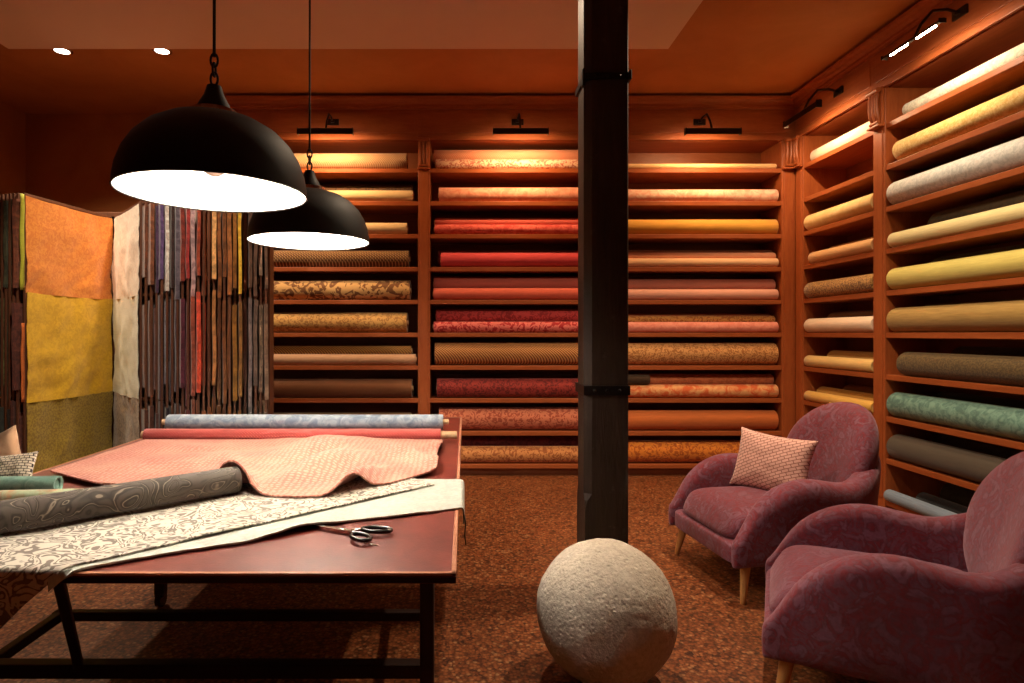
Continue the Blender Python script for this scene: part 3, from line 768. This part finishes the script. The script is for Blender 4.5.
fabric_roll(((-1.615 - .125) / 2, 3.04, ZT + .034), 0, .032, 1.49, fabric('table_red', C(192, 96, 90), C(160, 66, 64), 'weave', 1.6), 'coral red fabric roll with long wooden core at the back of the peach cloth', 'rolls lying on the cutting table', core_ext=.085, core_r=.020, ext0=.02)
fabric_roll(((-1.69 - .125) / 2, 3.42, ZT + .044), 0, .0425, 1.56, fabric('table_blue', C(164, 178, 192), C(124, 142, 164), 'mottle', .8), 'pale blue fabric roll at the far end of the table', 'rolls lying on the cutting table', core_ext=.035, core_r=.016)
fabric_roll((-1.63, 2.055, ZT + .030), R(2), .028, .46, fabric('table_teal', C(120, 158, 142), C(96, 134, 122), 'mottle', 1.2), 'teal green small roll at the left end of the table by the cushions', 'rolls lying on the cutting table', core=False)
fabric_roll((-1.435, 1.86, ZT + .032), R(5), .030, .46, fabric('table_mint', C(176, 190, 156), C(188, 150, 112), 'mottle', .7), 'mint green floral small roll between the teal and the charcoal rolls', 'rolls lying on the cutting table', core=False)

# cushions
def cushion_mesh(bm, wd, hg, th, n=26, pinch=.10):
    def P(u, v, s):
        a, b_ = 2 * u - 1, 2 * v - 1
        k = (max(0, 1 - a * a) * max(0, 1 - b_ * b_)) ** .42
        x = a * wd / 2 * (1 - pinch * (1 - b_ * b_) * abs(a)); y = b_ * hg / 2 * (1 - pinch * (1 - a * a) * abs(b_))
        return (x, s * (th / 2 * k + .003) + .006 * nz(a * 3, b_ * 3, s) * k, y)
    A = [[bm.verts.new(P(i / n, j / n, -1)) for j in range(n + 1)] for i in range(n + 1)]
    B = [[bm.verts.new(P(i / n, j / n, 1)) for j in range(n + 1)] for i in range(n + 1)]
    for i in range(n):
        for j in range(n):
            bm.faces.new((A[i][j], A[i + 1][j], A[i + 1][j + 1], A[i][j + 1])); bm.faces.new((B[i][j], B[i][j + 1], B[i + 1][j + 1], B[i + 1][j]))
    for i in range(n):
        bm.faces.new((A[i][0], B[i][0], B[i + 1][0], A[i + 1][0])); bm.faces.new((A[i][n], A[i + 1][n], B[i + 1][n], B[i][n]))
        bm.faces.new((A[0][i], A[0][i + 1], B[0][i + 1], B[0][i])); bm.faces.new((A[n][i], B[n][i], B[n][i + 1], A[n][i + 1]))
def frame_from(center, right, up):
    r = Vector(right).normalized(); u = Vector(up); u = (u - r * u.dot(r)).normalized(); f = u.cross(r).normalized() * -1
    m = Matrix((r, r.cross(u) * -1, u)).transposed().to_4x4()
    m.translation = center; return m
def cushion(center, right, up, wd, hg, th, mat, label, group=None):
    bm = bmesh.new(); cushion_mesh(bm, wd, hg, th)
    o = finish('cushion', bm, mat, None, True, 60); o.matrix_world = frame_from(center, right, up)
    tag(o, label, 'cushion', group); return o
def woven_mat(name, c1, c2, sx, sy, rot=0.0):
    t = NT(name); v = t.coord((1, 1, 1), (0, rot, 0))
    br = t.new('ShaderNodeTexBrick'); br.offset = .5
    sep = t.new('ShaderNodeSeparateXYZ'); t.link(v, sep.inputs[0])
    cmb = t.new('ShaderNodeCombineXYZ'); t.link(sep.outputs[0], cmb.inputs[0]); t.link(sep.outputs[2], cmb.inputs[1])
    t.link(cmb.outputs[0], br.inputs['Vector'])
    br.inputs['Color1'].default_value = (*c1, 1); br.inputs['Color2'].default_value = (*[x * .92 for x in c1], 1); br.inputs['Mortar'].default_value = (*c2, 1)
    br.inputs['Scale'].default_value = 1; br.inputs['Brick Width'].default_value = sx; br.inputs['Row Height'].default_value = sy; br.inputs['Mortar Size'].default_value = sy * .16; br.inputs['Mortar Smooth'].default_value = .6
    t.base(br.outputs['Color']); t.set(.7, 0, .25, .3); t.bump(br.outputs['Fac'], -.6, .006); return t.m
cushion((1.705, 3.335, .578), (.21, -.36, -.015), (.10, 0, .30), .45, .34, .13, woven_mat('pink_woven_cushion', C(232, 184, 170), C(150, 90, 84), .036, .017, .5), 'pink woven cushion leaning on the back of the far armchair')
cushion((-1.80, 2.30, ZT + .075), (1, -.1, .45), (-.45, .3, 1), .22, .17, .07, fabric('beige_cushion', C(196, 158, 124), C(180, 140, 108), 'mottle', .6), 'plain beige cushion at the left end of the table', 'cushions on the cutting table')
cushion((-1.655, 2.19, ZT + .052), (1, .1, .1), (.0, .6, 1), .16, .12, .055, woven_mat('check_cushion', C(214, 200, 176), C(36, 26, 22), .016, .010), 'small black and cream checked cushion at the left end of the table', 'cushions on the cutting table')

# scissors
sp = empty('scissors', (-.338, 1.652, ZT + .001), R(155)); tag(sp, 'steel tailor scissors with black handles lying on the table', 'scissors')
def blade(sgn, nm):
    bm = bmesh.new()
    z0 = .001 + (.004 if sgn > 0 else 0); z1 = z0 + .0035
    pts = [(-.035, sgn * -.008), (.0, sgn * -.010), (.10, sgn * .0005), (.104, sgn * .003), (.0, sgn * .009), (-.035, sgn * .004)]
    rings(bm, [[(x, y, z0) for x, y in pts], [(x, y, z1) for x, y in pts]])
    finish(nm, bm, M['steel'], sp)
def loop(cx, cy, rx, ry, ang_, zz):
    bm = bmesh.new(); pts = []
    for i in range(25):
        q = 2 * PI * i / 24; x, y = rx * math.cos(q), ry * math.sin(q)
        pts.append((cx + x * math.cos(ang_) - y * math.sin(ang_), cy + x * math.sin(ang_) + y * math.cos(ang_), zz))
    tube(bm, pts, .006, 10); h = finish('handle', bm, M['black_plastic'], sp, True); h['label'] = 'black finger loop'
blade(1, 'blade'); blade(-1, 'blade')
bm = bmesh.new(); lathe(bm, [(.006, .008), (.006, .0105), (.004, .0115)], 16); finish('pivot_screw', bm, M['steel'], sp, True, 40)
for sgn in (1, -1):
    bm = bmesh.new(); tube(bm, [(-.03, sgn * .002, .007), (-.045, sgn * .012, .008), (-.052, sgn * .020, .008)], [.006, .0055, .006], 10); finish('shank', bm, M['steel'], sp, True)
loop(-.085, .034, .034, .019, -.35, .0095); loop(-.090, -.034, .040, .018, .30, .0095)
nd = bmesh.new(); tube(nd, [(-.262, 1.560, ZT + .002), (-.224, 1.545, ZT + .002)], .0018, 8)
tag(finish('steel_rod', nd, M['steel'], None, True), 'thin bright steel rod lying beside the scissors handles', 'needle')  # thin polished metal cylinder

# ------------------------------------------------------------------ armchairs
def chair_frame(bm):
    W = .325; rs = []
    st = []
    for i in range(9):                                      # near arm, front to back
        x = -.405 + .575 * i / 8; st.append((x, -W, 0, -1, i / 8, 0))
    nA = 12
    for i in range(1, nA):
        q = -PI / 2 + PI * i / nA
        st.append((.170 + .240 * math.cos(q), W * math.sin(q), math.cos(q) , math.sin(q), 1, 1))
    for i in range(8, -1, -1):
        x = -.405 + .575 * i / 8; st.append((x, W, 0, 1, i / 8, 0))
    for (x, y, nx, ny, f, back) in st:
        l = math.hypot(nx, ny); nx, ny = nx / l, ny / l
        if not back:
            q = min(1.0, max(0.0, (x + .415) / .37))
            zt = .245 + .345 * (max(0, 1 - (1 - q) ** 2.0)) ** .56
            zt -= .030 * sstep(-.06, .17, x)
            th = .066 * (.50 + .50 * sstep(0, .34, f))
            lean = 0
        else:
            yy = abs(y) / W
            zt = .560 + .150 * (max(0, 1 - yy ** 2.6)) ** .70
            th = .050 + .012 * yy; lean = 1 - yy ** 2
        prof = []
        zb = .17; hgt = zt - zb
        for (o, k) in ((-.85, 0), (-.86, .3), (-.90, .62), (-.94, .80), (-.82, .93), (-.42, .995), (0.05, 1.0), (.5, .985), (.90, .92), (1.04, .78), (1.03, .55), (.93, .25), (.86, 0)):
            kk = k
            z = zb + hgt * kk
            if k > .7 and hgt > .18:                          # keep the rounding constant in size
                z = zt - (1 - k) * min(hgt, .32)
            off = lean * .24 * max(0, z - .45) + .05 * lean * max(0, (z - .17))
            prof.append((x + nx * o * th + off, y + ny * o * th, z))
        rs.append(prof)
    # rounded front tips
    def tip(prof, dx, s):
        c = sum((Vector(p) for p in prof), Vector()) / len(prof)
        return [((p[0] + dx), c.y + (p[1] - c.y) * s, .17 + (p[2] - .17) * (0.5 + 0.5 * s)) for p in prof]
    rs = [tip(rs[0], -.030, .45), tip(rs[0], -.020, .82)] + rs + [tip(rs[-1], -.020, .82), tip(rs[-1], -.030, .45)]
    rings(bm, rs)

def se(v, p): return math.copysign(abs(v) ** p, v)
def superbox(bm, cx, cy, cz, hx, hy, hz, e1=.35, e2=.35, nu=40, nv=20, f=None):
    rs = []
    for j in range(nv + 1):
        ph = -PI / 2 + PI * j / nv; c = se(math.cos(ph), e1); s = se(math.sin(ph), e1)
        c = max(c, .02)
        ring = []
        for i in range(nu):
            th = 2 * PI * i / nu
            p = [hx * c * se(math.cos(th), e2), hy * c * se(math.sin(th), e2), hz * s]
            if f: p = f(p)
            ring.append((cx + p[0], cy + p[1], cz + p[2]))
        rs.append(ring)
    rings(bm, rs)

def subsurf(o, lv=2):
    m = o.modifiers.new('smooth', 'SUBSURF'); m.levels = lv; m.render_levels = lv

def armchair(loc, rz, label):
    t = empty('armchair', loc, rz); tag(t, label, 'armchair', 'mauve damask armchairs')
    bm = bmesh.new(); chair_frame(bm); o = finish('upholstered_shell', bm, M['chair'], t, True); subsurf(o, 1)
    bm = bmesh.new(); superbox(bm, -.045, 0, .225, .385, .318, .056, .24, .16); finish('seat_base', bm, M['chair'], t, True)
    def fs(p):
        x, y, z = p
        if z > 0: z *= 1 + .22 * (1 - (y / .28) ** 2) * (1 - (x / .40) ** 2)
        if x < 0: x += .50 * (z + .06) * (-x / .335) ** 2
        return (x, y, z)
    bm = bmesh.new(); superbox(bm, -.075, 0, .338, .354, .274, .084, .50, .26, f=fs); finish('seat_cushion', bm, M['chair'], t, True)
    # oval back pad
    def fb_(p):
        x, y, z = p
        x += .10 * (y / .28) ** 2 * -1 * .6
        x2 = x + z * .24
        return (x2, y, z)
    bm = bmesh.new()
    rs = []
    nv, nu = 16, 40
    for j in range(nv + 1):
        ph = -PI / 2 + PI * j / nv; c = max(.02, math.cos(ph) ** .5); s = se(math.sin(ph), .8)
        ring = []
        for i in range(nu):
            th = 2 * PI * i / nu
            p = fb_((.088 * s, .304 * c * se(math.cos(th), .95), .300 * c * se(math.sin(th), .95)))
            ring.append((.378 + p[0], p[1], .620 + p[2]))
        rs.append(ring)
    rings(bm, rs); finish('back_cushion', bm, M['chair'], t, True)
    for sx, sy in ((-1, -1), (-1, 1), (1, -1), (1, 1)):
        bm = bmesh.new()
        fx = -.385 if sx < 0 else .33; fy = sy * (.33 if sx < 0 else .24)
        tx = fx + (.035 if sx < 0 else -.03); ty = fy - sy * .03
        tube(bm, [(fx, fy, 0), (fx, fy, .006), ((fx + tx) / 2, (fy + ty) / 2, .10), (tx, ty, .20)], [.011, .013, .020, .026], 16)
        finish('leg', bm, M['leg_wood'], t, True, 50)
    return t
armchair((1.675, 3.262, 0), R(7.4), 'mauve damask armchair holding a pink cushion, farther from the camera')
armchair((1.575, 2.19, 0), R(-27.5), 'mauve damask armchair without a cushion, nearest at lower right')

# ------------------------------------------------------------------ sample rack and hinged fabric wings
RX0, RX1 = -3.42, -1.60
rk = empty('sample_rack', ((RX0 + RX1) / 2, 4.94, 0)); tag(rk, 'dark wooden back rack carrying the hinged fabric sample wings', 'display rack')
c0 = (RX0 + RX1) / 2
bm = bmesh.new(); box(bm, RX0 - c0, RX1 - c0, -.01, .02, .0, 2.29); finish('back_board', bm, M['rack_wood'], rk)
for z in (.04, 2.265):
    bm = bmesh.new(); box(bm, RX0 - c0, RX1 - c0, -.075, -.01, z - .02, z + .02, .004); finish('hinge_rail', bm, M['rack_wood'], rk)
for x in (RX0 - c0 - .02, RX1 - c0 - .0):
    bm = bmesh.new(); box(bm, x, x + .02, -.08, .02, 0, 2.30, .003); finish('end_post', bm, M['rack_wood'], rk)

def wing(pivot, near, cols, label, group, thick=.024, face=False, extra=None):
    """a hinged panel from the pivot (far) to the near edge, hung with three tiers of cloth"""
    p = Vector((pivot[0], pivot[1], 0)); q = Vector((near[0], near[1], 0)); d = q - p; L = d.length; ang = math.atan2(d.y, d.x)
    t = empty('sample_wing', (p.x, p.y, 0), ang); tag(t, label, 'fabric sample wing', group)
    bm = bmesh.new()
    box(bm, L - .022, L, -.007, .007, .07, 2.245, .002); box(bm, 0, .02, -.007, .007, .07, 2.245, .002)
    for z in (.07, .82, 1.565, 2.225): box(bm, .02, L - .022, -.006, .006, z, z + .02, .002)
    finish('wing_frame', bm, M['rack_wood'], t)
    seed = random.random() * 50; tier = random.uniform(-.10, .02)
    for k, (z0, z1) in enumerate(((1.572, 2.225), (.832, 1.578), (.10, .838))):
        if cols[k] is None: continue
        dz = 0 if face else random.uniform(-.13, .05)
        if not face: z1 += tier * (1 if k else .3)
        if face:
            for side in ((1, -1)):
                sgn = -1 if side > 0 else 1
            def f(u, v, z0=z0, z1=z1, k=k):
                x = .012 + (L - .016) * u
                z = z1 - (z1 - z0) * v + .008 * math.sin(PI * u) * -1 * (1 if v < .1 else .5) + .006 * nz(u * 5 + seed, k)
                y = face * (.016 + .014 * max(-.6, nz(u * 4 + seed, v * 2.2, k)) + .010 * max(-.5, nz(u * 9 - v * 7 + seed, v * 5 + u * 2, k + 3)) * (.3 + v) + .004 * nz(u * 20, v * 20, k))
                return (x + .006 * nz(v * 6 + seed, k * 3), y, z)
            bm = bmesh.new(); sheet(bm, f, 26, 26, .004); finish('fabric_swatch', bm, cols[k], t, True, 60)
        else:
            ragged = random.choice((-.016, -.008, .004, .010, .018, .028))
            def f(u, v, z0=z0, z1=z1, k=k, ragged=ragged, dz=dz):
                x = .03 + (L - .03 + ragged + .007 * nz(v * 4 + seed, k * 2.7)) * u
                z = z1 - (z1 - z0 + dz) * v
                y = .007 * nz(u * 5 + seed, v * 2.0, k * 1.3) + .0015 * nz(v * 16, seed, k)
                return (x, y, z)
            bm = bmesh.new(); sheet(bm, f, 8, 18, thick * random.uniform(.75, 1.15)); finish('fabric_swatch', bm, cols[k], t, True, 50)
    if extra:
        for (u0, u1, z0, z1, mat) in extra:
            def f(u, v):
                x = L * (u0 + (u1 - u0) * u); z = z1 - (z1 - z0) * v
                return (x + .006 * nz(v * 5, u0 * 9), face * (.003 + .004 * nz(v * 4, u0)), z)
            bm = bmesh.new(); sheet(bm, f, 4, 16, .003); finish('fabric_swatch', bm, mat, t, True)
    return t

VP_ = (X_at(111, 4.86), 4.86)
fo = fabric('swatch_orange', C(222, 142, 58), C(206, 120, 46), 'mottle', 1.6)
fyel = fabric('swatch_yellow', C(226, 182, 40), C(210, 164, 30), 'mottle', 1.4)
fol = fabric('swatch_olive', C(168, 142, 48), C(138, 112, 36), 'speck', .8)
flime = fabric('swatch_lime', C(176, 178, 54))
fo2 = fabric('swatch_rust', C(206, 110, 50))
wing(VP_, (X_at(24, 4.03), 4.03), (fo, fyel, fol), 'sample wing hung with orange, yellow and olive cloths, facing the table', 'hinged fabric sample wings', face=1,
     extra=((.90, 1.04, 1.59, 2.235, flime), (-.005, .05, 1.59, 2.235, flime), (.96, 1.03, .84, 1.37, fo2)))
fw = fabric('swatch_white', C(244, 236, 216), C(226, 216, 196), 'mottle', 1.0)
fmint = fabric('swatch_mint', C(228, 236, 220), C(214, 224, 208), 'plain')
fgb = fabric('swatch_stone', C(164, 144, 116), C(130, 112, 90), 'damask', 1.2)
wing((VP_[0] + .035, 4.86), (X_at(141, 4.28), 4.28), (fw, fmint, fgb), 'sample wing hung with white, mint and stone cloths', 'hinged fabric sample wings', face=-1)

cl = {}
def cf(r, g, b, pat='plain'):
    k = (r, g, b, pat)
    if k not in cl: cl[k] = fabric('swatch_%d_%d_%d' % (r, g, b), C(min(255, int(r * 1.25)), min(255, int(g * 1.22)), min(255, int(b * 1.2))), C(int(r * .9), int(g * .88), int(b * .88)), pat if pat != 'plain' else 'mottle', .7)
    return cl[k]
# colours of the three tiers, left to right, with the words that single each wing out
WING = [
 ((96, 60, 44), (104, 66, 50), (84, 54, 42), 'dark brown'), ((120, 78, 56), (90, 58, 44), (80, 52, 42), 'chestnut'), ((72, 54, 78), (96, 66, 62), (84, 60, 56), 'plum'),
 ((92, 74, 116), (66, 52, 66), (60, 48, 54), 'violet'), ((226, 218, 206), (120, 124, 138), (40, 36, 40), 'white lace over grey'), ((58, 42, 40), (46, 44, 58), (36, 34, 44), 'black and navy'),
 ((96, 92, 104), (72, 60, 76), (54, 46, 56), 'slate'), ((120, 52, 44), (88, 44, 60), (90, 50, 44), 'brick red and plum'), ((150, 58, 56), (112, 48, 58), (92, 52, 50), 'wine red'),
 ((172, 146, 150), (148, 82, 66), (100, 60, 48), 'lilac'), ((142, 66, 46), (196, 78, 56), (120, 74, 56), 'coral red'), ((158, 96, 66), (176, 70, 50), (120, 76, 48), 'red ochre'),
 ((122, 74, 46), (114, 74, 46), (124, 78, 46), 'russet'), ((206, 160, 104), (164, 116, 70), (126, 84, 50), 'straw'), ((128, 82, 48), (198, 154, 106), (106, 70, 44), 'pale tan'),
 ((112, 72, 42), (108, 70, 42), (122, 80, 48), 'cocoa'), ((140, 92, 52), (120, 80, 46), (110, 72, 42), 'caramel'), ((134, 92, 44), (142, 102, 46), (128, 88, 42), 'bronze'),
 ((230, 178, 60), (120, 88, 46), (116, 84, 48), 'bright yellow over brown'), ((110, 76, 50), (104, 76, 52), (96, 70, 50), 'walnut'), ((86, 66, 54), (108, 100, 100), (112, 108, 108), 'steel grey'),
 ((92, 72, 60), (96, 82, 74), (100, 84, 74), 'umber'), ((176, 150, 128), (116, 98, 82), (106, 92, 78), 'taupe'), ((100, 80, 66), (112, 94, 78), (104, 88, 74), 'mushroom'),
]
nW = len(WING)
for i, (c1, c2, c3, words) in enumerate(WING):
    px = 146.5 + (266 - 146.5) * i / (nW - 1)
    Yn = 4.24 - .13 * min(1, i / 8) + random.uniform(-.02, .02)
    Xn = X_at(px, Yn)
    sl = math.atan2(-Xn, Yn)                                   # sight line angle
    a0 = R(40) + (sl + R(1.5) - R(40)) * (i / 11 if i < 11 else 1)
    Lw = (4.86 - Yn)
    Xp = Xn - math.tan(a0) * Lw
    lab = '%s fabric sample wing, %s to the right of the white one' % (words, ['first', 'second', 'third', 'fourth', 'fifth', 'sixth', 'seventh', 'eighth', 'ninth', 'tenth', 'eleventh', 'twelfth', 'thirteenth', 'fourteenth', 'fifteenth', 'sixteenth', 'seventeenth', 'eighteenth', 'nineteenth', 'twentieth', 'twenty-first', 'twenty-second', 'twenty-third', 'twenty-fourth'][i])
    wing((Xp, 4.86), (Xn, Yn), (cf(*c1), cf(*c2), cf(*c3)), lab, 'hinged fabric sample wings')
for i, (c1, c2, c3, words) in enumerate([((120, 70, 48), (96, 52, 40), (110, 60, 44), 'russet brown'), ((92, 48, 36), (84, 46, 36), (80, 44, 34), 'dark rust'), ((74, 66, 44), (70, 62, 44), (44, 40, 34), 'olive brown'), ((60, 66, 48), (52, 58, 44), (30, 32, 30), 'forest green'), ((150, 160, 112), (96, 112, 72), (52, 56, 48), 'pale green'), ((40, 48, 36), (44, 50, 40), (26, 26, 28), 'black green')]):
    x = X_at(17.0 - 5.0 * i, 4.03)
    wing((VP_[0] - .05 * (i + 1), 4.86), (x, 4.03 + .01 * i), (cf(*c1), cf(*c2), cf(*c3)), '%s fabric sample wing, %s to the left of the orange one' % (words, ['first', 'second', 'third', 'fourth', 'fifth', 'sixth'][i]), 'hinged fabric sample wings')

# ------------------------------------------------------------------ world, camera, view
wld = bpy.data.worlds.new('dim_room'); scene.world = wld; wld.use_nodes = True
wld.node_tree.nodes['Background'].inputs[0].default_value = (0.02, 0.014, 0.01, 1); wld.node_tree.nodes['Background'].inputs[1].default_value = 0.2
cd = bpy.data.cameras.new('camera'); cam = bpy.data.objects.new('camera', cd); COL.objects.link(cam)
cam.location = (0, 0, H); cam.rotation_euler = (PI / 2, 0, 0)
cd.sensor_fit = 'HORIZONTAL'; cd.sensor_width = 36; cd.lens = 36 * F / 1024
cd.shift_x = (512 - PX) / 1024; cd.shift_y = -(341.5 - PY) / 1024
cd.clip_start = .05
scene.camera = cam
scene.view_settings.view_transform = 'Standard'; scene.view_settings.look = 'None'
scene.view_settings.gamma = 1; scene.view_settings.use_curve_mapping = False
scene.view_settings.exposure = 0.0
scene.cycles.use_denoising = True
scene.cycles.max_bounces = 8; scene.cycles.diffuse_bounces = 5
scene.cycles.sample_clamp_indirect = 25
